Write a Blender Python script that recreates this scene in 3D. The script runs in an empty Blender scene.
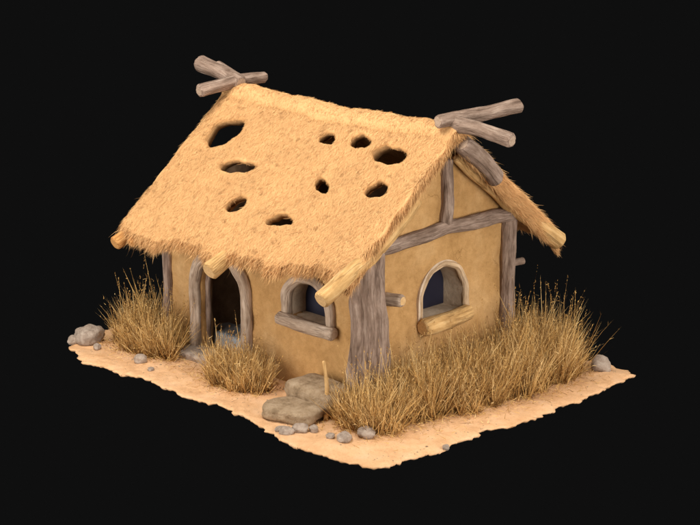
import bpy, bmesh, math, random
import numpy as np
from mathutils import Vector, Matrix, noise
random.seed(3); rng=np.random.default_rng(7)
sc=bpy.context.scene
sc.view_settings.view_transform='Standard'; sc.view_settings.look='None'; sc.view_settings.exposure=0
COL=sc.collection
L,W,H=3.74,2.77,2.0
WB=2.65   # outer face of the back wall
HR,ZE,OR,OL,EV=3.30,1.66,0.28,0.25,0.696
YC=W/2
# ---------------------------------------------------------------- materials
def nt(name):
    m=bpy.data.materials.new(name); m.use_nodes=True
    n=m.node_tree; n.nodes.clear()
    o=n.nodes.new("ShaderNodeOutputMaterial"); b=n.nodes.new("ShaderNodeBsdfPrincipled")
    n.links.new(b.outputs[0],o.inputs[0])
    b.inputs["Roughness"].default_value=.9
    b.inputs["Specular IOR Level"].default_value=.15
    return m,n,b
def N(n,t,**k):
    x=n.nodes.new(t)
    for a,v in k.items(): setattr(x,a,v)
    return x
def noi(n,vec,scale,detail=6,rough=.6):
    x=N(n,"ShaderNodeTexNoise"); x.inputs["Scale"].default_value=scale
    x.inputs["Detail"].default_value=detail; x.inputs["Roughness"].default_value=rough
    if vec is not None: n.links.new(vec,x.inputs["Vector"])
    return x.outputs["Fac"]
def mp(n,vec,s):
    x=N(n,"ShaderNodeMapping"); x.inputs["Scale"].default_value=s
    n.links.new(vec,x.inputs["Vector"]); return x.outputs[0]
def ramp(n,fac,stops):
    x=N(n,"ShaderNodeValToRGB"); e=x.color_ramp.elements
    while len(e)<len(stops): e.new(.5)
    for i,(p,c) in enumerate(stops):
        e[i].position=p; e[i].color=(*c,1) if len(c)==3 else c
    n.links.new(fac,x.inputs[0]); return x.outputs[0]
def mix(n,fac,a,b,mode='MIX'):
    x=N(n,"ShaderNodeMix",data_type='RGBA',blend_type=mode)
    for s,v in ((0,fac),(6,a),(7,b)):
        if isinstance(v,(int,float)): x.inputs[s].default_value=v
        elif isinstance(v,tuple): x.inputs[s].default_value=(*v,1)
        else: n.links.new(v,x.inputs[s])
    return x.outputs[2]
def bump(n,b,h,st,dist=.02):
    x=N(n,"ShaderNodeBump"); x.inputs["Strength"].default_value=st; x.inputs["Distance"].default_value=dist
    n.links.new(h,x.inputs["Height"]); n.links.new(x.outputs[0],b.inputs["Normal"])
def attr(n,name):
    x=N(n,"ShaderNodeAttribute"); x.attribute_name=name; return x

def thatch_mat(name,light,dark):
    m,n,b=nt(name); oc=N(n,"ShaderNodeTexCoord").outputs["Object"]
    g=noi(n,mp(n,oc,(1.6,1.6,1.6)),1,4,.55)
    c=ramp(n,g,[(.3,tuple(v*.93 for v in light)),(.7,light)])
    p=noi(n,mp(n,oc,(6,7,7)),1.3,6,.72)
    pf=ramp(n,p,[(.56,(0,0,0)),(.68,(.75,.75,.75))])
    c=mix(n,pf,c,dark)
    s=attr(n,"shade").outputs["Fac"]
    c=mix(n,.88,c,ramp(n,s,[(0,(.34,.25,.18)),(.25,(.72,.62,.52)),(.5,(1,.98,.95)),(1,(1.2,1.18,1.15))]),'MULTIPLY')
    n.links.new(c,b.inputs["Base Color"])
    bump(n,b,noi(n,mp(n,oc,(90,30,30)),1,5,.7),.35,.010)
    return m
M_th=thatch_mat("thatch_straw",(.76,.455,.20),(.40,.20,.075))
def plain_noise(name,stops,sc1,bs,bst=.5,bd=.02,spec=None):
    m,n,b=nt(name); oc=N(n,"ShaderNodeTexCoord").outputs["Object"]
    c=ramp(n,noi(n,oc,sc1,8,.65),stops); n.links.new(c,b.inputs["Base Color"])
    bump(n,b,noi(n,oc,bs,8,.7),bst,bd); return m
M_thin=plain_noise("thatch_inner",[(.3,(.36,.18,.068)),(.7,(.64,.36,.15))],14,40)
M_rev=plain_noise("window_reveal_plaster",[(.3,(.42,.30,.20)),(.5,(.56,.42,.29)),(.72,(.66,.52,.38))],7,25)
# plaster
m,n,b=nt("ochre_plaster"); oc=N(n,"ShaderNodeTexCoord").outputs["Object"]
c=ramp(n,noi(n,oc,1.6,8,.62),[(.3,(.44,.24,.085)),(.5,(.53,.30,.115)),(.72,(.60,.365,.16))])
c2=ramp(n,noi(n,mp(n,oc,(1,1,1)),9,8,.7),[(.35,(.80,.76,.70)),(.6,(1,1,1)),(.8,(1.08,1.06,1.04))])
c=mix(n,.8,c,c2,'MULTIPLY')
c=mix(n,.5,c,ramp(n,noi(n,oc,70,4,.7),[(.3,(.72,.68,.62)),(.5,(1,1,1)),(.75,(1.12,1.1,1.08))]),'MULTIPLY')
v=N(n,"ShaderNodeTexVoronoi",feature='DISTANCE_TO_EDGE'); v.inputs["Scale"].default_value=1.7
wv=N(n,"ShaderNodeMix",data_type='VECTOR')
nn_=N(n,"ShaderNodeTexNoise"); nn_.inputs["Scale"].default_value=4; nn_.inputs["Detail"].default_value=6
n.links.new(oc,nn_.inputs["Vector"])
wv.inputs[0].default_value=.35; n.links.new(oc,wv.inputs[4]); n.links.new(nn_.outputs["Color"],wv.inputs[5])
n.links.new(wv.outputs[1],v.inputs["Vector"])
crk=ramp(n,v.outputs["Distance"],[(0,(.55,.5,.44)),(.010,(1,1,1))])
msk=ramp(n,noi(n,oc,1.3,2),[(.5,(0,0,0)),(.6,(.8,.8,.8))])
c=mix(n,msk,c,mix(n,1.0,c,crk,'MULTIPLY'))
n.links.new(c,b.inputs["Base Color"]); bump(n,b,noi(n,oc,14,10,.75),.6,.03)
M_pl=m
M_in=plain_noise("interior_shaded_clay",[(.3,(.16,.095,.055)),(.7,(.32,.20,.115))],5,20)  # indoor wall colour darkened to stand in for the unlit room
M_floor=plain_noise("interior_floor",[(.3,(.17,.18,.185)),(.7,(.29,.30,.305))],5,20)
# sand
m,n,b=nt("peach_sand"); oc=N(n,"ShaderNodeTexCoord").outputs["Object"]
c=ramp(n,noi(n,oc,3.2,9,.68),[(.3,(.60,.325,.15)),(.5,(.73,.425,.215)),(.75,(.79,.50,.29))])
c=mix(n,.6,c,ramp(n,noi(n,oc,50,6,.75),[(.3,(.60,.53,.46)),(.48,(1,1,1)),(.75,(1.08,1.08,1.08))]),'MULTIPLY')
n.links.new(c,b.inputs["Base Color"]); bump(n,b,noi(n,oc,18,10,.8),.6,.04); M_sand=m
M_stone=plain_noise("grey_tan_stone",[(.3,(.20,.145,.105)),(.5,(.36,.275,.21)),(.72,(.50,.405,.32))],9,22,.8,.04)
M_slab=plain_noise("step_stone",[(.3,(.20,.13,.07)),(.5,(.37,.255,.15)),(.72,(.50,.37,.24))],7,20,1,.05)
def wood(name,stops,ring):
    m,n,b=nt(name); g=attr(n,"grain").outputs["Vector"]; oi=N(n,"ShaderNodeObjectInfo").outputs["Random"]
    ad=N(n,"ShaderNodeVectorMath",operation='ADD'); n.links.new(g,ad.inputs[0])
    cx=N(n,"ShaderNodeCombineXYZ"); ml=N(n,"ShaderNodeMath",operation='MULTIPLY'); ml.inputs[1].default_value=9
    n.links.new(oi,ml.inputs[0]); n.links.new(ml.outputs[0],cx.inputs[2]); n.links.new(cx.outputs[0],ad.inputs[1])
    g2=ad.outputs[0]
    f=noi(n,mp(n,g2,(20,20,3.2)),1,9,.66)
    c=ramp(n,f,stops)
    c=mix(n,.8,c,ramp(n,noi(n,mp(n,g2,(6,6,3.5)),1,6,.65),[(.3,(.60,.55,.50)),(.55,(1,1,1)),(.75,(1.25,1.22,1.2))]),'MULTIPLY')
    ck=noi(n,mp(n,g2,(12,12,1.2)),1,3,.5)
    c=mix(n,.42,c,ramp(n,ck,[(.47,(1,1,1)),(.495,(.36,.31,.28)),(.502,(.36,.31,.28)),(.53,(1,1,1))]),'MULTIPLY')
    n.links.new(c,b.inputs["Base Color"])
    hh=N(n,"ShaderNodeMath",operation='MULTIPLY_ADD'); n.links.new(noi(n,mp(n,g2,(42,42,5)),1,8,.7),hh.inputs[0]); hh.inputs[1].default_value=.6
    n.links.new(ramp(n,ck,[(.46,(.4,.4,.4)),(.495,(0,0,0)),(.505,(0,0,0)),(.54,(.4,.4,.4))]),hh.inputs[2])
    bump(n,b,hh.outputs[0],.7,.02)
    return m
M_wg=wood("weathered_wood",[(.3,(.14,.09,.062)),(.5,(.275,.188,.138)),(.7,(.43,.32,.245))],0)
M_wt=wood("tan_wood",[(.3,(.42,.23,.08)),(.5,(.58,.345,.135)),(.7,(.70,.46,.21))],0)
M_wo=wood("orange_wood",[(.3,(.36,.15,.045)),(.5,(.56,.26,.08)),(.7,(.70,.38,.14))],0)
M_wl=wood("pale_wood",[(.3,(.30,.205,.14)),(.5,(.45,.33,.235)),(.7,(.58,.455,.35))],0)
def endm(name,a,bb):
    m,n,b=nt(name); g=attr(n,"grain").outputs["Vector"]
    w=N(n,"ShaderNodeTexWave",wave_type='RINGS',rings_direction='Z'); w.inputs["Scale"].default_value=22
    w.inputs["Distortion"].default_value=2; n.links.new(g,w.inputs["Vector"])
    c=ramp(n,w.outputs["Fac"],[(0,a),(1,bb)])
    c=mix(n,.8,c,ramp(n,noi(n,g,30,5,.7),[(.3,(.65,.6,.55)),(.55,(1,1,1))]),'MULTIPLY')
    n.links.new(c,b.inputs["Base Color"]); return m
M_eg=endm("grey_log_end",(.30,.20,.14),(.50,.37,.26))
M_et=endm("tan_log_end",(.56,.33,.13),(.72,.47,.23))
M_eo=endm("orange_log_end",(.48,.22,.07),(.64,.34,.12))
m,n,b=nt("dark_window_pane"); b.inputs["Base Color"].default_value=(.014,.014,.026,1); b.inputs["Roughness"].default_value=.35
b.inputs["Specular IOR Level"].default_value=.4; M_pane=m
def grass_mat(name):
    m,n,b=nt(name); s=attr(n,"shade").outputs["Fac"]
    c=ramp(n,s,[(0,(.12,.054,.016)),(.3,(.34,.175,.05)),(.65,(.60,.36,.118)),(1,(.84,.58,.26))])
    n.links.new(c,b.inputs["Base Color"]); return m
M_gr=grass_mat("dry_grass_blades")
# ---------------------------------------------------------------- helpers
WM={}
def add(name,me,parent=None,M=None,label=None,cat=None,smooth=True):
    o=bpy.data.objects.new(name,me); COL.objects.link(o)
    M=M or Matrix.Identity(4); WM[o.name]=M
    if parent:
        o.parent=parent; o.matrix_parent_inverse=WM[parent.name].inverted()
    o.matrix_basis=M
    if label: o["label"]=label
    if cat: o["category"]=cat
    if me and smooth:
        me.polygons.foreach_set("use_smooth",[True]*len(me.polygons))
    return o
def build(name,V,faces):
    """fast mesh: V (n,3), faces list of (m,k) int arrays"""
    me=bpy.data.meshes.new(name)
    me.vertices.add(len(V)); me.vertices.foreach_set("co",np.ascontiguousarray(V,dtype=np.float32).ravel())
    lo=np.concatenate([f.ravel() for f in faces]).astype(np.int32)
    tot=np.concatenate([np.full(len(f),f.shape[1]) for f in faces])
    st=np.concatenate([[0],np.cumsum(tot)[:-1]]).astype(np.int32)
    me.loops.add(len(lo)); me.loops.foreach_set("vertex_index",lo)
    me.polygons.add(len(tot)); me.polygons.foreach_set("loop_start",st)
    me.update(calc_edges=True); return me
def tube(name,pts,rad,mats,parent,seg=28,flute=0,lump=.06,seed=0,closed_caps=True,label=None,cat=None,ell=1.0,smooth=True,wander=.35):
    P=[Vector(p) for p in pts]
    if not isinstance(rad,(list,tuple)): rad=[rad]*len(P)
    d=[0]
    for a,b_ in zip(P,P[1:]): d.append(d[-1]+(b_-a).length)
    T=d[-1]; n=max(8,int(T/.03)); Q=[];R=[];S=[]
    for i in range(n+1):
        s=T*i/n; k=0
        while k<len(P)-2 and d[k+1]<s: k+=1
        f=(s-d[k])/(d[k+1]-d[k])
        rk=min(k,len(rad)-2)
        Q.append(P[k].lerp(P[k+1],f)); R.append(rad[rk]+(rad[rk+1]-rad[rk])*f if len(rad)==len(P) else rad[0]); S.append(s)
    for _ in range(6):
        Q=[Q[0]]+[(Q[i-1]+Q[i]*2+Q[i+1])/4 for i in range(1,n)]+[Q[-1]]
    org=Q[0].copy()
    rb=max(R)
    up=Vector((0,0,1))
    t0=(Q[1]-Q[0]).normalized()
    ref=up if abs(t0.z)<.9 else Vector((1,0,0))
    X=t0.cross(ref).normalized()
    bev=min(.028,rb*.33)
    rings=[]
    for i in range(n+1):
        t=(Q[min(i+1,n)]-Q[max(i-1,0)]).normalized()
        X=(X-t*X.dot(t)).normalized(); Y=t.cross(X)
        rings.append((Q[i],t,X.copy(),Y,R[i],S[i]))
    a=rings[0]; z=rings[-1]
    rings=[(a[0]-a[1]*bev,a[1],a[2],a[3],a[4]-bev,-bev),(a[0]-a[1]*bev*.6,a[1],a[2],a[3],a[4]-bev*.35,-bev*.6)]+rings+[(z[0]+z[1]*bev*.6,z[1],z[2],z[3],z[4]-bev*.35,T+bev*.6),(z[0]+z[1]*bev,z[1],z[2],z[3],z[4]-bev,T+bev)]
    vs=[];gr=[]
    so=Vector((seed*3.1,seed*7.7,seed*1.3))
    for q,t,X,Y,r,s in rings:
        wob=Vector((noise.noise(so+Vector((s*1.6,0,5))),noise.noise(so+Vector((s*1.6,9,5))),0))*rb*wander
        for j in range(seg):
            th=2*math.pi*j/seg; ct,st=math.cos(th),math.sin(th)
            nz=noise.noise(so+Vector((ct*1.3,st*1.3,s*2.2)))*lump*1.6+noise.noise(so+Vector((ct*3.5,st*3.5,s*5)))*lump*.8
            fl=flute*(abs(math.sin(th*3.5+noise.noise(so+Vector((0,0,s)))*.8))-.6) if flute else 0
            rr=r*(1+nz+fl)
            vs.append(q+X*(ct*rr+wob.x)+Y*(st*rr*ell+wob.y)-org); gr.append((ct*r,st*r,s))
    fs=[];mi=[]
    m_=len(rings)
    for i in range(m_-1):
        for j in range(seg):
            k=(j+1)%seg; fs.append((i*seg+j,i*seg+k,(i+1)*seg+k,(i+1)*seg+j)); mi.append(0)
    for base,rev,ri in ((0,True,0),((m_-1)*seg,False,-1)):
        c=sum((vs[base+j] for j in range(seg)),Vector())/seg; vs.append(c); gr.append((0,0,rings[ri][5])); ci=len(vs)-1
        for j in range(seg):
            k=(j+1)%seg
            fs.append((base+k,base+j,ci) if rev else (base+j,base+k,ci)); mi.append(1)
    me=bpy.data.meshes.new(name); me.from_pydata([tuple(v) for v in vs],[],fs)
    for mm in mats: me.materials.append(mm)
    me.polygons.foreach_set("material_index",mi)
    at=me.attributes.new("grain",'FLOAT_VECTOR','POINT'); at.data.foreach_set("vector",[c for g in gr for c in g])
    o=add(name,me,parent,Matrix.Translation(org),label,cat)
    sm=[x==0 for x in mi]; me.polygons.foreach_set("use_smooth",sm)
    return o
def rock(name,c,size,mat,seed,parent=None,label=None,cat=None,flat=0.,rot=0,lump=.22,group=None):
    bm=bmesh.new(); bmesh.ops.create_icosphere(bm,subdivisions=4,radius=1)
    so=Vector((seed*5.3,seed*2.1,seed*9.7))
    for v in bm.verts:
        p=v.co.copy()
        if flat:
            e=flat
            f=(abs(p.x)**e+abs(p.y)**e+abs(p.z)**e)**(-1/e); p=p*f
        p*=1+noise.noise(p*1.1+so)*lump+noise.noise(p*3+so)*lump*.35+noise.noise(p*8+so)*lump*.12
        v.co=Vector((p.x*size[0],p.y*size[1],p.z*size[2]))
    me=bpy.data.meshes.new(name); bm.to_mesh(me); bm.free(); me.materials.append(mat)
    o=add(name,me,parent,Matrix.Translation(c)@Matrix.Rotation(rot,4,'Z'),label,cat)
    if group: o["group"]=group
    return o
def nrm(a): return a/np.maximum(np.linalg.norm(a,axis=1,keepdims=True),1e-9)
class Ribbons:
    def __init__(s): s.V=[];s.Q=[];s.T=[];s.S=[];s.c=0
    def push(s,P,D,B,Ln,wd,nseg,sh,side=None,grad=None):
        n=len(P); D=nrm(D)
        if side is None: side=rng.normal(size=(n,3))
        S=nrm(np.cross(D,side)); V=[]
        for k in range(nseg+1):
            t=k/nseg; c=P+D*(Ln*t)[:,None]+B*(Ln*t*t)[:,None]; w=(wd*(1-.75*t)/2)[:,None]
            V+=[c-S*w,c+S*w] if k<nseg else [c]
        V=np.stack(V,1); m_=2*nseg+1; base=(np.arange(n)*m_)[:,None]+s.c
        for k in range(nseg-1): s.Q.append(base+np.array([2*k,2*k+1,2*k+3,2*k+2]))
        k=nseg-1; s.T.append(base+np.array([2*k,2*k+1,2*k+2]))
        a=np.repeat(sh,m_)
        if grad: a=np.clip(a+np.tile(np.linspace(grad[0],grad[1],m_),n),0,1)
        s.S.append(a); s.V.append(V.reshape(-1,3)); s.c+=n*m_
# ---------------------------------------------------------------- hut root
hut=bpy.data.objects.new("thatched_hut",None); COL.objects.link(hut)
WM[hut.name]=Matrix.Translation((-L/2,W/2,0)); hut.matrix_basis=WM[hut.name]
hut["label"]="small ochre adobe hut with holed straw roof and wooden posts"; hut["category"]="hut"
# ---------------------------------------------------------------- walls
def arch(cx,hw,z0,zs,zt,n=18):
    p=[(cx-hw,z0),(cx+hw,z0),(cx+hw,zs)]
    for i in range(1,n): 
        a=math.pi*i/n; p.append((cx+hw*math.cos(a),zs+(zt-zs)*math.sin(a)))
    p.append((cx-hw,zs)); return p
def slabcurve(outline,holes,th):
    cu=bpy.data.curves.new("c",'CURVE'); cu.dimensions='2D'; cu.fill_mode='BOTH'; cu.extrude=th/2
    for pl in [outline]+holes:
        s=cu.splines.new('POLY'); s.points.add(len(pl)-1)
        for q,(a,b_) in zip(s.points,pl): q.co=(a,b_,0,1)
        s.use_cyclic_u=True
    o=bpy.data.objects.new("c",cu); COL.objects.link(o)
    dg=bpy.context.evaluated_depsgraph_get(); me=bpy.data.meshes.new_from_object(o.evaluated_get(dg))
    bpy.data.objects.remove(o); return me
TH=.2
gab=[(0,-.04),(WB,-.04),(WB,2.15),(YC,3.11),(0,2.06)]
gabl=[(0,-.04),(WB,-.04),(WB,1.90),(YC,2.60),(0,1.86)]
DOOR=(-2.60,.45,.03,.90,1.37); FW=(-.92,.38,.90,1.08,1.43); GW=(1.43,.40,.88,1.12,1.55)
parts=[(slabcurve([(-L,-.04),(0,-.04),(0,1.92),(-L,1.88)],[arch(*DOOR),arch(*FW)],TH),lambda v:(v.x,TH/2+v.z,v.y)),
 (slabcurve([(-L,-.04),(0,-.04),(0,2.13),(-L,2.0)],[],TH),lambda v:(v.x,WB-TH/2+v.z,v.y)),
 (slabcurve(gab,[arch(*GW)],TH),lambda v:(-TH/2+v.z,v.x,v.y)),
 (slabcurve(gabl,[],TH),lambda v:(-L+TH/2+v.z,v.x,v.y))]
bm=bmesh.new()
for me,f in parts:
    b2=bmesh.new(); b2.from_mesh(me); bmesh.ops.remove_doubles(b2,verts=b2.verts,dist=1e-4)
    for v in b2.verts: v.co=Vector(f(v.co.copy()))
    bmesh.ops.recalc_face_normals(b2,faces=b2.faces)
    t=bpy.data.meshes.new("t"); b2.to_mesh(t); b2.free(); bm.from_mesh(t)
me=bpy.data.meshes.new("w"); bm.to_mesh(me); bm.free()
o=bpy.data.objects.new("tmp",me); COL.objects.link(o)
md=o.modifiers.new("r",'REMESH'); md.mode='VOXEL'; md.voxel_size=.022
ms=o.modifiers.new("s",'SMOOTH'); ms.iterations=3
dg=bpy.context.evaluated_depsgraph_get(); wm=bpy.data.meshes.new_from_object(o.evaluated_get(dg)); bpy.data.objects.remove(o)
nv=len(wm.vertices); cc=np.empty(nv*3); wm.vertices.foreach_get("co",cc); cc=cc.reshape(-1,3)
vn=np.empty(nv*3); wm.vertices.foreach_get("normal",vn); vn=vn.reshape(-1,3)
kk=np.array([noise.noise(c*1.2)*.035+noise.noise(c*4)*.016+noise.noise(c*13)*.005 for c in map(Vector,cc.tolist())])
cc+=vn*kk[:,None]; wm.vertices.foreach_set("co",cc.ravel())
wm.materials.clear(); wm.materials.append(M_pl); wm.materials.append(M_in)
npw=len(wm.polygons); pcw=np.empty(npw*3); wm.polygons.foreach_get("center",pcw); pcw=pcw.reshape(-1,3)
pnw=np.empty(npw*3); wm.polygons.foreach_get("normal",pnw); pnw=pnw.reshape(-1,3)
mi=(((pcw[:,0]>-L+TH*.8)&(pcw[:,0]<-TH*.8)&(pcw[:,1]>TH*.8)&(pcw[:,1]<WB-TH*.8))|((pnw[:,2]>.3)&(pcw[:,2]>1.75)&(pcw[:,0]<-.25))).astype(np.int32)  # wall tops below the roof holes take the painted indoor shade too
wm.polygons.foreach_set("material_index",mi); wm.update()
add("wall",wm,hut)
fm=bpy.data.meshes.new("floor"); bm=bmesh.new(); bmesh.ops.create_cube(bm,size=1)
for v in bm.verts: v.co=Vector((-L/2+v.co.x*(L-.3),WB/2+v.co.y*(WB-.3),.0+v.co.z*.07))
bm.to_mesh(fm); bm.free(); fm.materials.append(M_floor); add("floor",fm,hut,smooth=False)
rock("inner_step",(-2.70,.42,.12),(.60,.22,.12),M_floor,44,hut,flat=9,lump=.04,label="grey block inside the doorway")
# ---------------------------------------------------------------- roof
D0=YC+EV; K=(HR+.02-ZE)/(math.sqrt(D0*D0+.0064)-.08)
X0,X1=-L-OL,OR
def eavey(x,sg=-1):
    t=np.clip((x-X0)/(X1-X0),0,1)
    if np.ndim(sg)==0: sg=np.full(np.shape(x),sg)
    f=-.08-.14*t**1.5-.05*np.exp(-((t-.83)/.13)**2)-.03*np.exp(-((t-.35)/.1)**2)+.022*np.sin(x*5.1)+.018*np.sin(x*11.7+1)+.010*np.sin(x*27)
    b=.03*np.sin(x*5.1)-.13
    return np.where(sg<0,f,b)
def lumpf(x,y):
    return (np.sin(x*2.1+y*1.3)*.018+np.sin(x*5.3-y*4.1+1)*.012+np.sin(y*7.7+x*1.9)*.007+np.sin(x*12+y*9)*.005+np.sin(x*21-y*17)*.004+np.sin(x*29+y*23+2)*.003)
def surf(x,y):
    t=(x-X0)/(X1-X0); dy=y-YC
    z=HR+.02-.045*np.sin(np.pi*np.clip(t,0,1)**.8)-K*(np.sqrt(dy*dy+.0064)-.08)
    end=np.maximum(0,(t-.93)/.07)**2*.05+np.maximum(0,(.04-t)/.04)**2*.03
    cap=.06*np.exp(-(dy/.17)**6)
    eb=np.minimum(np.maximum(np.abs(dy)-(D0-.42),0)/.3,1)**2*.05
    return z+lumpf(x,y)-end+cap-eb
SL=math.sqrt(1+.79**2)
holes=[(-3.42,.77,.119,.229,.212,-.094),(-2.75,.40,.234,.067,.065,-.08),(-2.25,-.04,.0756,.095,.11,-.054),
(-1.39,-.07,.187,.041,.079,-.076),(-1.15,.43,-.086,.106,.097,.006),(-1.63,.98,.083,.065,.083,-.06),
(-1.07,1.03,.122,.058,.079,-.076),(-.45,.91,.216,.047,.137,-.126),(-.24,.50,.086,.081,.122,-.067)]
HS=[1.03,1.10,1.12,1.13,1.12,1.14,1.10,1.07,1.13]
holes=[(h[0],h[1])+tuple(v*s for v in h[2:]) for h,s in zip(holes,HS)]
def hrad(th,i): return 1+.10*np.sin(2*th+i)+.06*np.sin(3*th+2*i)+.03*np.sin(7*th+i)
def holef(x,y):
    r=np.full(np.shape(x),9.)
    for i,(cx,cy,ax,as_,bx,bs) in enumerate(holes):
        dx=x-cx; ds=(y-cy)*SL; det=ax*bs-bx*as_
        p=(dx*bs-bx*ds)/det; q=(ax*ds-dx*as_)/det
        r=np.minimum(r,np.sqrt(p*p+q*q)/hrad(np.arctan2(q,p),i))
    return r
def sink(x,y):
    h=np.minimum(holef(x,y),1.35); return ((1.35-h)/.35)**2*.028
NX,NY=300,380
xs=np.linspace(X0,X1,NX); vv=np.linspace(-1,1,NY)
XX,VV=np.meshgrid(xs,vv,indexing='ij')
YY=YC+VV*(D0+eavey(XX,VV))
rake=.03*np.sin(YY*6)+.02*np.sin(YY*13+1)
t_=(XX-X0)/(X1-X0); XX=XX+rake*(t_**12)-rake*((1-t_)**12)
HF=holef(XX,YY); HF[YY>YC]=9
ZZ=surf(XX,YY)-np.where(YY<YC,sink(XX,YY),0)
hc=(HF[:-1,:-1]+HF[1:,:-1]+HF[:-1,1:]+HF[1:,1:])/4
I,J=np.nonzero(hc>=1); a=I*NY+J
me=build("r",np.stack([XX,YY,ZZ],-1).reshape(-1,3),[np.stack([a,a+NY,a+NY+1,a+1],1)])
bm=bmesh.new(); bm.from_mesh(me)
bmesh.ops.delete(bm,geom=[v for v in bm.verts if not v.link_faces],context='VERTS')
bv=[v for v in bm.verts if v.is_boundary]
hh=holef(np.array([v.co.x for v in bv]),np.array([v.co.y for v in bv]))
bv=[v for v,h in zip(bv,hh) if h<1.6 and v.co.y<YC+.3]
for _ in range(7):
    new={}
    for v in bv:
        nb_=[e.other_vert(v) for e in v.link_edges if e.is_boundary]
        new[v]=v.co*.5+sum((q.co for q in nb_),Vector())/len(nb_)*.5
    for v,c in new.items(): v.co=c
bm.to_mesh(me); bm.free()
o=bpy.data.objects.new("tmp",me); COL.objects.link(o)
me.materials.append(M_th); me.materials.append(M_thin)
md=o.modifiers.new("s",'SOLIDIFY'); md.thickness=.15; md.offset=-1; md.material_offset=1; md.material_offset_rim=1; md.use_quality_normals=True
dg=bpy.context.evaluated_depsgraph_get(); rm=bpy.data.meshes.new_from_object(o.evaluated_get(dg)); bpy.data.objects.remove(o)
if rm.polygons[0].normal.z<0: rm.flip_normals()
def surfN(x,y):
    e=.02; zx=(surf(x+e,y)-surf(x-e,y))/(2*e); zy=(surf(x,y+e)-surf(x,y-e))/(2*e)
    return nrm(np.stack([-zx,-zy,np.ones_like(x)],1))
RB=Ribbons()
def slope_straw(n,front,lmin,lmax,wmin,wmax,lift,jit,shs=.10,shm=.55,grad=None):
    x=rng.uniform(X0,X1,n); u=rng.uniform(0,1,n)
    sg=-1 if front else 1
    y=YC+sg*u*(D0+eavey(x,sg))
    keep=(np.abs(y-YC)>.2)|(rng.random(n)<.7); x=x[keep]; y=y[keep]; n=len(x)
    Nn=surfN(x,y)
    sw=np.sin(x*6+y*3)*.22+np.sin(x*15-y*11)*.2+np.sin(x*31+y*27)*.15
    dn=nrm(np.stack([rng.normal(0,jit,n)+sw,np.full(n,sg*1.0),np.full(n,-K)],1))
    lf=rng.uniform(.0,lift,n)*np.where(np.abs(y-YC)<.25,.35,1)
    dn=nrm(dn-Nn*(dn*Nn).sum(1,keepdims=True)+Nn*lf[:,None])
    Ln=rng.uniform(lmin,lmax,n)*np.where(np.abs(y-YC)<.2,.6,1)
    hs=np.zeros(n)
    if front:
        k=(holef(x,y)>1.01)
        for f in (.5,.8,1): k&=(holef(x+dn[:,0]*Ln*f,y+dn[:,1]*Ln*f)>.96)
        x,y,Nn,dn,Ln=x[k],y[k],Nn[k],dn[k],Ln[k]
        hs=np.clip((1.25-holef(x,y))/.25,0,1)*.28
    n=len(x)
    P=np.stack([x,y,surf(x,y)-(sink(x,y) if front else 0)],1)+Nn*rng.uniform(-.001,.010,n)[:,None]
    B=-Nn*rng.uniform(0,.08,n)[:,None]
    ds=np.abs(y-YC); sl=np.clip(1-np.abs(ds-.21)/.05,0,1)*.18  # shadow line below the ridge cap, put into the straw tone
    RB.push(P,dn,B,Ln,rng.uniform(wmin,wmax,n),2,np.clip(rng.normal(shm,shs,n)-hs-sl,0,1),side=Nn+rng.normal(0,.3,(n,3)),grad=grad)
slope_straw(90000,True,.022,.075,.0035,.006,.10,.75,.15,.55,(-.10,.10))
slope_straw(5000,True,.04,.09,.003,.0055,.35,1.0,.2,.56,(-.15,.15))
slope_straw(6500,True,.03,.10,.003,.006,.08,.8,.10,.20)
slope_straw(22000,False,.05,.12,.005,.009,.20,.40,.15,.62)
def eave(n,front):
    sg=-1 if front else 1
    x=rng.uniform(X0-.02,X1+.02,n); dep=rng.uniform(0,1,n)
    y=YC+sg*(D0+eavey(x,sg)-rng.uniform(-.01,.09,n))
    z=surf(x,y)-dep*.14
    clump=np.sin(x*17)*.3+np.sin(x*41+2)*.3
    D=np.stack([rng.normal(0,.55,n)+clump*.3,sg*rng.uniform(.4,1.3,n),-rng.uniform(.2,1.1,n)],1)
    B=np.stack([np.zeros(n),np.zeros(n),-rng.uniform(0,.5,n)],1)
    Ln=rng.uniform(.03,.10,n)*(1+clump*.4); lg=rng.random(n)<.10; Ln[lg]*=1.7
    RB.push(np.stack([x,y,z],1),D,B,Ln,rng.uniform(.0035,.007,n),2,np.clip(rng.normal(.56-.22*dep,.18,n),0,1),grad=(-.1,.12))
eave(26000,True); eave(5000,False)
def rakes(n,right,front,out=0.,dz=.15,up=0.,lm=(.04,.11),sb=.54):
    sg=-1 if front else 1; sx=1 if right else -1
    u=rng.uniform(0,1,n); dep=rng.uniform(0,1,n)
    xe=X1 if right else X0
    x=xe-sx*rng.uniform(0,.07,n); y=YC+sg*u*(D0-.02+(eavey(xe,sg)))
    z=surf(np.full(n,xe),y)-dep*dz
    D=np.stack([sx*rng.uniform(.0,.7+out,n),sg*rng.uniform(.5,1.1,n),-rng.uniform(.6-up,1.3-up,n)],1)+rng.normal(0,.18+up*.15,(n,3))
    Ln=rng.uniform(*lm,n); lg=rng.random(n)<.07; Ln[lg]*=1.6
    if right and not front: Ln*=np.where(u>.86,.55,1)
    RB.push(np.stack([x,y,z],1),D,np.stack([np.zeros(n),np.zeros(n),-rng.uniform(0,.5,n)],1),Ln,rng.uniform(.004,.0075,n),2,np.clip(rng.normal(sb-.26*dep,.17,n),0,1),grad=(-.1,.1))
rakes(17000,True,True,out=.5,lm=(.035,.12)); rakes(40000,True,False,out=1.1,dz=.30,up=.3,lm=(.05,.14),sb=.70); rakes(6500,False,True,out=.6); rakes(2000,False,False)  # rear right rake straw toned lighter to make up for weak light there
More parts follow.
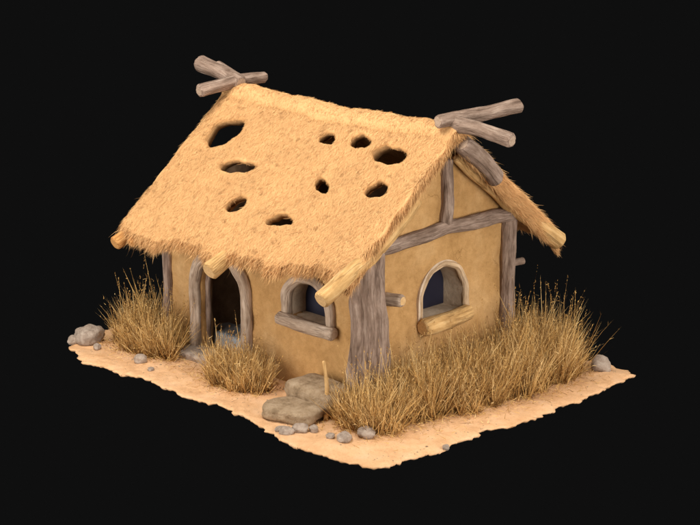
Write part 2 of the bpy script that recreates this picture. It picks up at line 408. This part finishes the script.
for i,(cx,cy,ax,as_,bx,bs) in enumerate(holes):
    n=240; th=rng.uniform(0,2*np.pi,n); rr=hrad(th,i)*rng.uniform(1.01,1.10,n)
    dx=(ax*np.cos(th)+bx*np.sin(th))*rr; ds=(as_*np.cos(th)+bs*np.sin(th))*rr
    x=cx+dx; y=cy+ds/SL; P=np.stack([x,y,surf(x,y)-sink(x,y)+.002-rng.uniform(0,.02,n)],1)
    Dv=np.stack([-dx*.9,-ds*.6-.06,-K*.2*np.ones(n)-.05],1)+rng.normal(0,.14,(n,3))
    RB.push(P,Dv,np.zeros((n,3)),rng.uniform(.010,.030,n),rng.uniform(.004,.007,n),2,np.clip(rng.normal(.22,.12,n),0,1))
nb=len(rm.vertices); bvv=np.empty(nb*3); rm.vertices.foreach_get("co",bvv); bvv=bvv.reshape(-1,3)
np_=len(rm.polygons); lt=np.empty(np_,int); rm.polygons.foreach_get("loop_total",lt)
assert (lt==4).all()
lv=np.empty(np_*4,int); rm.loops.foreach_get("vertex_index",lv); lv=lv.reshape(-1,4)
bmi=np.empty(np_,int); rm.polygons.foreach_get("material_index",bmi)
pc=np.empty(np_*3); rm.polygons.foreach_get("center",pc); pc=pc.reshape(-1,3)
pn=np.empty(np_*3); rm.polygons.foreach_get("normal",pn); pn=pn.reshape(-1,3)
bmi[(np.abs(pn[:,0])>.6)&((pc[:,0]>X1-.1)|(pc[:,0]<X0+.1))]=0
bmi[(np.abs(pc[:,1]-YC)>D0-.45)&((pn[:,1]*np.sign(pc[:,1]-YC))>.6)&((pc[:,1]<-.35)|(pc[:,1]>YC))]=0
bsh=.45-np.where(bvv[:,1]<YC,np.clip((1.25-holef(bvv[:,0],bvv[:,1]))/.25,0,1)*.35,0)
bsh-=np.clip(1-np.abs(np.abs(bvv[:,1]-YC)-.21)/.05,0,1)*.16  # ridge cap shadow darkened into the shell as well
Q=[lv]+[q+nb for q in RB.Q]; T=[t+nb for t in RB.T]
rf=build("roof",np.concatenate([bvv]+RB.V),Q+T)
rf.materials.append(M_th); rf.materials.append(M_thin)
nf=len(rf.polygons); am=np.zeros(nf,np.int32); am[:np_]=bmi; rf.polygons.foreach_set("material_index",am)
at=rf.attributes.new("shade",'FLOAT','POINT'); at.data.foreach_set("value",np.concatenate([bsh]+RB.S).astype(np.float32))
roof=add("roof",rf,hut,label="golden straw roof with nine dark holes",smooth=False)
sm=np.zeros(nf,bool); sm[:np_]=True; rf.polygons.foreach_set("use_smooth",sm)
# ---------------------------------------------------------------- roof timbers
G=[M_wg,M_eg]; T=[M_wt,M_et]; P_=[M_wl,M_eg]; O_=[M_wo,M_eo]
tube("ridge_log",[(-.05,YC+.02,3.36),(.55,YC+.03,3.37),(1.08,YC+.05,3.29)],[.095,.088,.088],G,roof,seed=1,wander=.15,lump=.11)
tube("ridge_log",[(.14,YC-.20,3.43),(.16,YC+.4,3.42),(.20,YC+1.17,3.44)],[.085,.09,.095],G,roof,seed=2,wander=.15,lump=.11)
tube("ridge_log",[(-3.80,YC-.02,3.37),(-4.1,YC,3.44),(-4.64,YC,3.55)],[.10,.10,.12],G,roof,seed=3,lump=.1)
tube("ridge_log",[(-3.92,YC-.62,3.33),(-3.88,YC,3.41),(-3.86,YC+.48,3.38)],[.09,.085,.075],G,roof,seed=4,lump=.1)
tube("ridge_log",[(-3.98,YC+.12,3.40),(-4.36,YC+.06,3.54)],[.06,.07],G,roof,seed=15)
def bz(y,o=0): return HR-.79*abs(y-YC)-.24+o
tube("barge_pole",[(.30,YC+.04,bz(YC+.04)+.10),(.34,YC+.62,bz(YC+.62)+.05)],[.125,.115],G,roof,seed=5,lump=.1,label="thick grey barge log at gable peak")
tube("barge_pole",[(.10,YC+.15,bz(YC+.15)-.04),(.14,YC+1.15,bz(YC+1.15)-.02),(.34,W+.52,bz(W+.52)+.02)],[.06,.08,.125],T,roof,seed=6,label="long tan barge pole")
tube("barge_pole",[(.22,-.86,1.60),(.22,-.2,1.90),(.18,.32,2.16),(.12,.8,2.50)],[.11,.10,.09,.08],T,roof,seed=7,label="tan barge pole end under eave")
tube("rafter",[(-1.92,-.78,1.50),(-1.92,-.35,1.70),(-1.92,0,1.95)],[.12,.11,.09],T,roof,seed=8)
tube("rafter",[(-3.90,-.74,bz(-.74)+.10),(-3.90,-.35,bz(-.35)-.02),(-3.90,0,bz(0)-.04)],[.095,.09,.08],O_,roof,seed=9,label="orange brown rafter end")
tube("rafter",[(-3.68,-.66,bz(-.66)+.05),(-3.72,0,bz(0)-.04)],[.06,.06],O_,roof,seed=10,label="orange brown rafter end")
# ---------------------------------------------------------------- posts and beams
tube("corner_post",[(.04,.05,-.05),(.05,.06,.9),(.03,.07,1.97)],[.27,.225,.20],G,hut,seg=72,flute=.2,lump=.09,seed=11,label="thick grooved grey corner post")
tube("corner_post",[(.03,WB-.03,-.05),(.05,WB-.01,1.0),(.04,WB,2.12)],[.13,.105,.11],G,hut,seg=30,flute=.08,seed=12)
tube("corner_post",[(-L-.01,-.03,-.05),(-L,-.01,1.0),(-L,-.02,2.04)],[.09,.07,.075],G,hut,seed=13)
tube("corner_post",[(-L,WB,-.05),(-L,WB,2.0)],[.09,.08],G,hut,seed=14)
tube("tie_beam",[(.05,.18,1.97),(.06,1.4,2.02),(.05,W+.04,2.01)],[.09,.09,.10],G,hut,seed=16,lump=.11)
tube("king_post",[(.03,1.45,2.07),(.03,1.45,2.88)],[.09,.085],G,hut,seed=17,lump=.11)
tube("wall_peg",[(.02,.40,1.30),(.24,.44,1.30)],[.085,.085],[M_wl,M_et],hut,seed=19,lump=.1,label="short pale log stub on the gable wall")
tube("wall_peg",[(.02,WB-.1,1.32),(.06,WB+.24,1.31)],[.045,.05],G,hut,seed=20)
# ---------------------------------------------------------------- door
def archpath(cx,hw,z0,zs,zt,y,n=14,wob=.012,sd=0):
    p=[(cx-hw*1.02,y,z0),(cx-hw*.98,y,(z0+zs)/2)]
    for i in range(n+1):
        a=math.pi*(1-i/n); p.append((cx+hw*math.cos(a)+wob*math.sin(i*1.7+sd),y,zs+(zt-zs)*math.sin(a)+wob*math.cos(i*2.1+sd)))
    p+=[(cx+hw*.98,y,(z0+zs)/2),(cx+hw*1.02,y,z0)]; return p
door=tube("door_frame",archpath(-2.61,.52,0,.92,1.46,-.05),.076,[M_wl,M_eg],hut,seg=24,seed=21,lump=.14)
tube("inner_frame",archpath(-2.60,.445,0,.89,1.35,.10),.04,G,door,seg=20,seed=22,lump=.12)
rock("threshold",(-2.78,-.17,.02),(.48,.20,.075),M_stone,4,door,flat=4,lump=.08)
# ---------------------------------------------------------------- windows
def pane(cx,hw,z0,zs,zt,f,name="window"):
    a=arch(cx,hw,z0,zs,zt); me=bpy.data.meshes.new(name)
    vs=[f(u,v,0) for u,v in a]+[f(u,v,.02) for u,v in a]; n=len(a)
    me.from_pydata(vs,[],[tuple(range(n)),tuple(range(2*n-1,n-1,-1))]+[(i,i+n,(i+1)%n+n,(i+1)%n) for i in range(n)])
    me.materials.append(M_pane); return add(name,me,hut,smooth=False)
def reveal(cx,hw,z0,zs,zt,f,d0,d1,parent):
    """plastered tunnel: inner and outer arch walls joined"""
    a=arch(cx,hw-.03,z0+.0,zs,zt-.03,24); b_=arch(cx,hw+.05,z0-.05,zs,zt+.05,24); n=len(a); K_=7
    vs=[]
    for k in range(K_):
        d=d0+(d1-d0)*k/(K_-1)
        for u,v in a:
            q=noise.noise(Vector((u*4,v*4,d*4)))*.018; vs.append(f(cx+(u-cx)*(1+q*1.5),v+q,d))
    o_=len(vs)
    vs+=[f(u,v,d0) for u,v in b_]+[f(u,v,d1) for u,v in b_]
    fs=[]
    for k in range(K_-1):
        for i in range(n): j=(i+1)%n; fs.append((k*n+i,k*n+j,(k+1)*n+j,(k+1)*n+i))
    for i in range(n):
        j=(i+1)%n
        fs.append((i,j,o_+j,o_+i)); fs.append(((K_-1)*n+i,(K_-1)*n+j,o_+n+j,o_+n+i)); fs.append((o_+i,o_+j,o_+n+j,o_+n+i))
    me=bpy.data.meshes.new("window_reveal"); me.from_pydata(vs,[],fs); me.materials.append(M_rev)
    bm=bmesh.new(); bm.from_mesh(me); bmesh.ops.recalc_face_normals(bm,faces=bm.faces); bm.to_mesh(me); bm.free()
    add("window_reveal",me,parent,smooth=False)
w1=pane(-.92,.41,.86,1.08,1.46,lambda u,v,d:(u,.25+d,v))
reveal(*FW,lambda u,v,d:(u,d,v),.02,.25,w1)
tube("window_frame",archpath(-.925,.405,.93,1.10,1.45,-.02,sd=2),.068,P_,w1,seg=22,seed=23,lump=.14)
tube("window_sill",[(-1.38,-.10,.86),(-.93,-.11,.85),(-.42,-.10,.84)],[.088,.09,.082],P_,w1,seed=24,lump=.1)
w2=pane(1.43,.44,.84,1.12,1.59,lambda u,v,d:(-.33-d,u,v))
reveal(*GW,lambda u,v,d:(-d,u,v),-.02,.34,w2)
M_fr=wood("bleached_wood",[(.3,(.42,.27,.15)),(.5,(.54,.37,.215)),(.7,(.63,.46,.30))],0)
fp=[(.015,x,z) for x,y,z in archpath(1.44,.405,.92,1.13,1.545,0,sd=4)]
nfp=len(fp)
tube("window_frame",fp,[.018+.034*(i/(nfp-1))**.8 for i in range(nfp)],[M_fr,M_eg],w2,seg=20,seed=25,lump=.1)
tube("window_sill",[(.11,.99,.83),(.12,1.40,.845),(.11,1.80,.85)],[.112,.11,.102],T,w2,seed=26,lump=.1,label="tan log sill with pale cut ends")
# ---------------------------------------------------------------- ground
edge=[(-4.45,-1.20),(-4.10,-1.34),(-3.34,-1.33),(-2.60,-1.25),(-1.84,-1.30),(-1.25,-1.22),(-.54,-1.27),(.13,-1.52),(.53,-1.50),(1.18,-1.46),(1.58,-1.24),(1.62,-.80),(1.72,-.30),(1.62,.05),(1.64,.58),(1.76,.91),(1.67,1.80),(1.65,2.60),(1.62,3.38),(1.04,3.57),(.55,3.50),(-.6,3.6),(-2,3.5),(-3.4,3.6),(-4.6,3.5),(-4.75,2.4),(-4.7,1.2),(-4.8,.2),(-4.77,-.42),(-4.66,-.85)]
E=[];EO=[]
for i in range(len(edge)):
    a=Vector(edge[i]); c=Vector(edge[(i+1)%len(edge)]); k=max(2,int((c-a).length/.016))
    for j in range(k):
        p=a.lerp(c,j/k); q=Vector((p.x*3,p.y*3,0)); q2=Vector((p.x*8,p.y*8,2)); q3=Vector((p.x*26,p.y*26,2))
        o_=Vector((noise.noise(q)*.08+noise.noise(q2)*.06+noise.noise(q3)*.020,noise.noise(q+Vector((7,7,0)))*.08+noise.noise(q2+Vector((3,9,1)))*.06+noise.noise(q3+Vector((3,9,1)))*.020))
        E.append(p); EO.append(o_)
cen=Vector((-1.5,1.1)); NR=70; vs=[];n=len(E)
def gz(x,y): return noise.noise(Vector((x*.9,y*.9,3)))*.04+noise.noise(Vector((x*3,y*3,1)))*.022+noise.noise(Vector((x*11,y*11,1)))*.010-.012
for r in range(NR+1):
    f=r/NR; w_=max(0,(f-.90)/.10)**1.5; dr=max(0,(f-.96)/.04)**2*.014
    for p,e in zip(E,EO):
        q=cen.lerp(p,.02+.98*f)+e*w_; vs.append((q.x,q.y,gz(q.x,q.y)-dr))
fs=[]
for r in range(NR):
    for i in range(n): fs.append((r*n+i,(r+1)*n+i,(r+1)*n+(i+1)%n,r*n+(i+1)%n))
b0=len(vs)
for p,e in zip(E,EO): 
    q=cen.lerp(p,.994)+e; vs.append((q.x,q.y,gz(q.x,q.y)-.030-.025*abs(noise.noise(Vector((p.x*9,p.y*9,9))))))
for i in range(n): fs.append((NR*n+i,b0+i,b0+(i+1)%n,NR*n+(i+1)%n))
ci=len(vs); vs.append((cen.x,cen.y,-.06)); ct=ci+1; vs.append((cen.x,cen.y,gz(cen.x,cen.y)))
for i in range(n): fs.append((b0+(i+1)%n,b0+i,ci)); fs.append((i,(i+1)%n,ct))
me=bpy.data.meshes.new("ground"); me.from_pydata(vs,[],fs); me.materials.append(M_sand)
bm=bmesh.new(); bm.from_mesh(me); bmesh.ops.recalc_face_normals(bm,faces=bm.faces); bm.to_mesh(me); bm.free()
g=add("ground",me); g["kind"]="structure"; g["label"]="thin ragged patch of peach sand"
# small grit and crumbs
n=2200
gx=rng.uniform(-4.42,1.58,n); gy=rng.uniform(-1.2,3.3,n)
ok=~((gx<.1)&(gx>-L-.1)&(gy>-.1))&((gy<-.1)|(gx>.1)|(gx<-3.8)); gx=gx[ok];gy=gy[ok];n=len(gx)
sz=rng.uniform(.003,.010,n)*np.where(rng.random(n)<.05,2.2,1)
base=np.array([(1,0,0),(.3,.95,0),(-.8,.6,0),(-.8,-.6,0),(.3,-.95,0),(.5,.1,.7),(-.3,.45,.75),(-.3,-.4,.65)])
rot=rng.uniform(0,6.28,n); cs,sn=np.cos(rot),np.sin(rot)
bj=base[None]*(1+rng.normal(0,.18,(n,8,3)))
vx=(bj[:,:,0]*cs[:,None]-bj[:,:,1]*sn[:,None])*sz[:,None]+gx[:,None]; vy=(bj[:,:,0]*sn[:,None]+bj[:,:,1]*cs[:,None])*sz[:,None]*1+gy[:,None]
g0=np.array([gz(float(x),float(y)) for x,y in zip(gx,gy)])
vz=bj[:,:,2]*sz[:,None]+g0[:,None]-.002
Vg=np.stack([vx,vy,vz],-1).reshape(-1,3); bs=(np.arange(n)*8)[:,None]
tri=[(0,1,5),(1,6,5),(1,2,6),(2,7,6),(2,3,7),(3,4,7),(4,5,7),(4,0,5),(5,6,7)]
me=build("gravel",Vg,[bs+np.array(t) for t in tri]); me.materials.append(M_slab)
g=add("gravel",me,smooth=False); g["kind"]="stuff"; g["label"]="fine brown grit scattered over the sand"
# ---------------------------------------------------------------- stones
rock("step_stone",(-.33,-.84,.06),(.37,.27,.10),M_slab,11,label="lower flat brown step stone on sand",cat="step stone",flat=3.6,rot=.2,lump=.12,group="flat stones under the window")
rock("step_stone",(-.36,-.38,.165),(.43,.27,.155),M_slab,12,label="upper flat brown step stone below window",cat="step stone",flat=5,rot=-.1,lump=.08,group="flat stones under the window")
SR=[(-4.42,-.84,.21,.15),(-4.56,-1.02,.10,.07),(-4.64,-.80,.13,.10),(-4.14,-.94,.08,.05),(-3.25,-.90,.095,.07),(.06,-1.30,.10,.06),(-.08,-1.27,.07,.04),(.12,-1.13,.10,.065),(.24,-1.02,.07,.05),(.70,-.96,.12,.06),(.79,-.68,.12,.08),(.55,-1.05,.06,.035),(1.16,3.22,.15,.12),(1.02,3.38,.09,.06),(-2.9,-1.0,.05,.03),(1.70,-.28,.05,.035)]
for i,(x,y,r,h) in enumerate(SR):
    rock("stone",(x,y,h*.55+gz(x,y)),(r,r*random.uniform(.65,.9),h),M_stone,20+i,label=("large" if r>.11 else "small")+" rounded grey brown stone lying on sand",cat="stone",rot=random.uniform(0,3),lump=.26,group="loose stones on the sand")
# ---------------------------------------------------------------- grass
def grass(name,areas,label,cat=None,kind=None,group=None):
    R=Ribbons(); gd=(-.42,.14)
    def okf(x,y): return ~((x<.06)&(x>-L-.02)&(y>-.04)&(y<W+.02)) & ~((x<.08)&(x>-1.1)&(y<0))
    for (cx,cy,rx,ry,n,h,hv) in areas:
        nt_=max(8,n//24)
        a=rng.uniform(0,2*np.pi,nt_); r=np.sqrt(rng.uniform(0,1,nt_)); tx=cx+rx*r*np.cos(a); ty=cy+ry*r*np.sin(a); th_=rng.uniform(.40,1.25,nt_); ts=rng.normal(0,.14,nt_)
        k=rng.integers(0,nt_,n); x=tx[k]+rng.normal(0,.030,n); y=ty[k]+rng.normal(0,.030,n); hk=th_[k]; lx=rng.normal(0,.22,nt_)[k]; ly=rng.normal(0,.22,nt_)[k]; sk=ts[k]
        ok=okf(x,y); x=x[ok];y=y[ok];hk=hk[ok];lx=lx[ok];ly=ly[ok];sk=sk[ok];n=len(x)
        e=np.sqrt(((x-cx)/rx)**2+((y-cy)/ry)**2)
        out=np.stack([(x-cx)/rx,(y-cy)/ry,np.zeros(n)],1)*.05
        P=np.stack([x,y,np.full(n,-.02)],1)
        D=np.stack([rng.normal(0,.28,n)+lx,rng.normal(0,.28,n)+ly,np.ones(n)],1)+out
        B=np.stack([rng.normal(0,.10,n),rng.normal(0,.10,n),-rng.uniform(0,.10,n)],1)+out
        Ln=h*hk*rng.uniform(.3,1.05,n)*np.clip(1.15-.35*e,.5,1.1)
        tall=rng.random(n)<.06; Ln[tall]*=1+hv*rng.uniform(.2,.9,tall.sum()); B[tall]*=.3; D[tall,:2]*=.65
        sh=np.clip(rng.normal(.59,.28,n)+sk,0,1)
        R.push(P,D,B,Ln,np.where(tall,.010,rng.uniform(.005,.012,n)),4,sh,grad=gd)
        Dn=nrm(D)
        ns=int(n*1.6); k=rng.integers(0,n,ns); t=rng.uniform(.3,.98,ns)
        Q=P[k]+Dn[k]*(Ln[k]*t)[:,None]+B[k]*(Ln[k]*t*t)[:,None]
        R.push(Q,Dn[k]+rng.normal(0,.75,(ns,3)),rng.normal(0,.1,(ns,3)),rng.uniform(.025,.08,ns),rng.uniform(.004,.008,ns),2,np.clip(rng.normal(.55,.26,ns)+sk[k],0,1))
        ti=np.nonzero(tall)[0]
        if len(ti):
            ns=len(ti)*7; k=ti[rng.integers(0,len(ti),ns)]; t=rng.uniform(.80,1.0,ns)
            Q=P[k]+Dn[k]*(Ln[k]*t)[:,None]+B[k]*(Ln[k]*t*t)[:,None]
            R.push(Q,Dn[k]+rng.normal(0,.45,(ns,3)),np.zeros((ns,3)),rng.uniform(.018,.030,ns),rng.uniform(.008,.013,ns),2,np.clip(rng.normal(.44,.18,ns),0,1))
        nl=n//2; x=cx+rx*1.3*rng.normal(0,.55,nl); y=cy+ry*1.3*rng.normal(0,.55,nl)
        ok=okf(x,y)&(x<1.55)&(y>-1.15)&(y<3.4)&(x>-4.45); x=x[ok];y=y[ok];nl=len(x)
        R.push(np.stack([x,y,np.full(nl,.005)],1),np.stack([rng.normal(0,1,nl),rng.normal(0,1,nl),rng.uniform(.0,.8,nl)],1),np.zeros((nl,3)),rng.uniform(.04,.13,nl),rng.uniform(.005,.009,nl),2,np.clip(rng.normal(.5,.2,nl),0,1))
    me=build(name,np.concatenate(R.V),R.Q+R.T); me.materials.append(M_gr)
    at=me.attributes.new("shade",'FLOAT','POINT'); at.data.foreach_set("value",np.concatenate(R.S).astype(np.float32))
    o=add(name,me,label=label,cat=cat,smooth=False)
    if kind: o["kind"]=kind
    if group: o["group"]=group
    return o
grass("grass_clump",[(-3.64,-.46,.60,.28,3500,.68,.7),(-4.08,-.05,.26,.40,1300,.74,.7)],"tall dry golden grass clump at hut corner","grass clump",group="dry grass clumps")
grass("grass_clump",[(-1.74,-.48,.50,.30,3200,.56,.5)],"low dry grass clump between doorway and step stones","grass clump",group="dry grass clumps")
grass("dry_grass",[(.52,-.34,.44,.38,2900,.68,.6),(.52,.35,.44,.50,3200,.80,.5),(.62,1.1,.54,.6,3500,.80,.5),(.66,1.9,.56,.6,3500,.80,.6),(.62,2.6,.58,.50,3500,.94,.55),(.3,3.0,.4,.25,900,.94,.45)],"dense band of dry golden grass beside gable wall",kind="stuff")
tube("dry_stick",[(-.0,-.60,-.02),(-.02,-.56,.35),(-.05,-.58,.70)],[.034,.028,.020],T,None,seg=10,seed=30,label="thin tan stick standing beside step stones",cat="stick")
# ---------------------------------------------------------------- light
w=bpy.data.worlds.new("World"); sc.world=w; w.use_nodes=True
bg=w.node_tree.nodes["Background"]; bg.inputs[0].default_value=(.0048,.0048,.0048,1); bg.inputs[1].default_value=1
def area(name,loc,tgt,size,pw,col):
    l=bpy.data.lights.new(name,'AREA'); l.shape='DISK'; l.size=size; l.energy=pw; l.color=col
    o=bpy.data.objects.new(name,l); COL.objects.link(o); o.location=loc
    o.rotation_euler=(Vector(tgt)-Vector(loc)).to_track_quat('-Z','Y').to_euler()
T0=(-1.5,1,.8)
area("key_light",(-1.5,-3,12),T0,8,1750,(1,.97,.93))
area("front_fill",(-4,-12,2.5),T0,9,1600,(1,.97,.94))
area("side_fill",(11,-1,3.5),T0,8,1350,(1,.97,.94))
area("rear_fill",(7,11,7),T0,8,900,(1,.97,.94))
# ---------------------------------------------------------------- camera
cam=bpy.data.cameras.new("camera"); co=bpy.data.objects.new("camera",cam); COL.objects.link(co)
co.location=(16.1833,-15.7727,8.0915); co.rotation_euler=(math.pi/2-.2699,0,2.3752-math.pi/2)
cam.sensor_width=36; cam.lens=1941.1/700*36; cam.clip_end=200
sc.camera=co
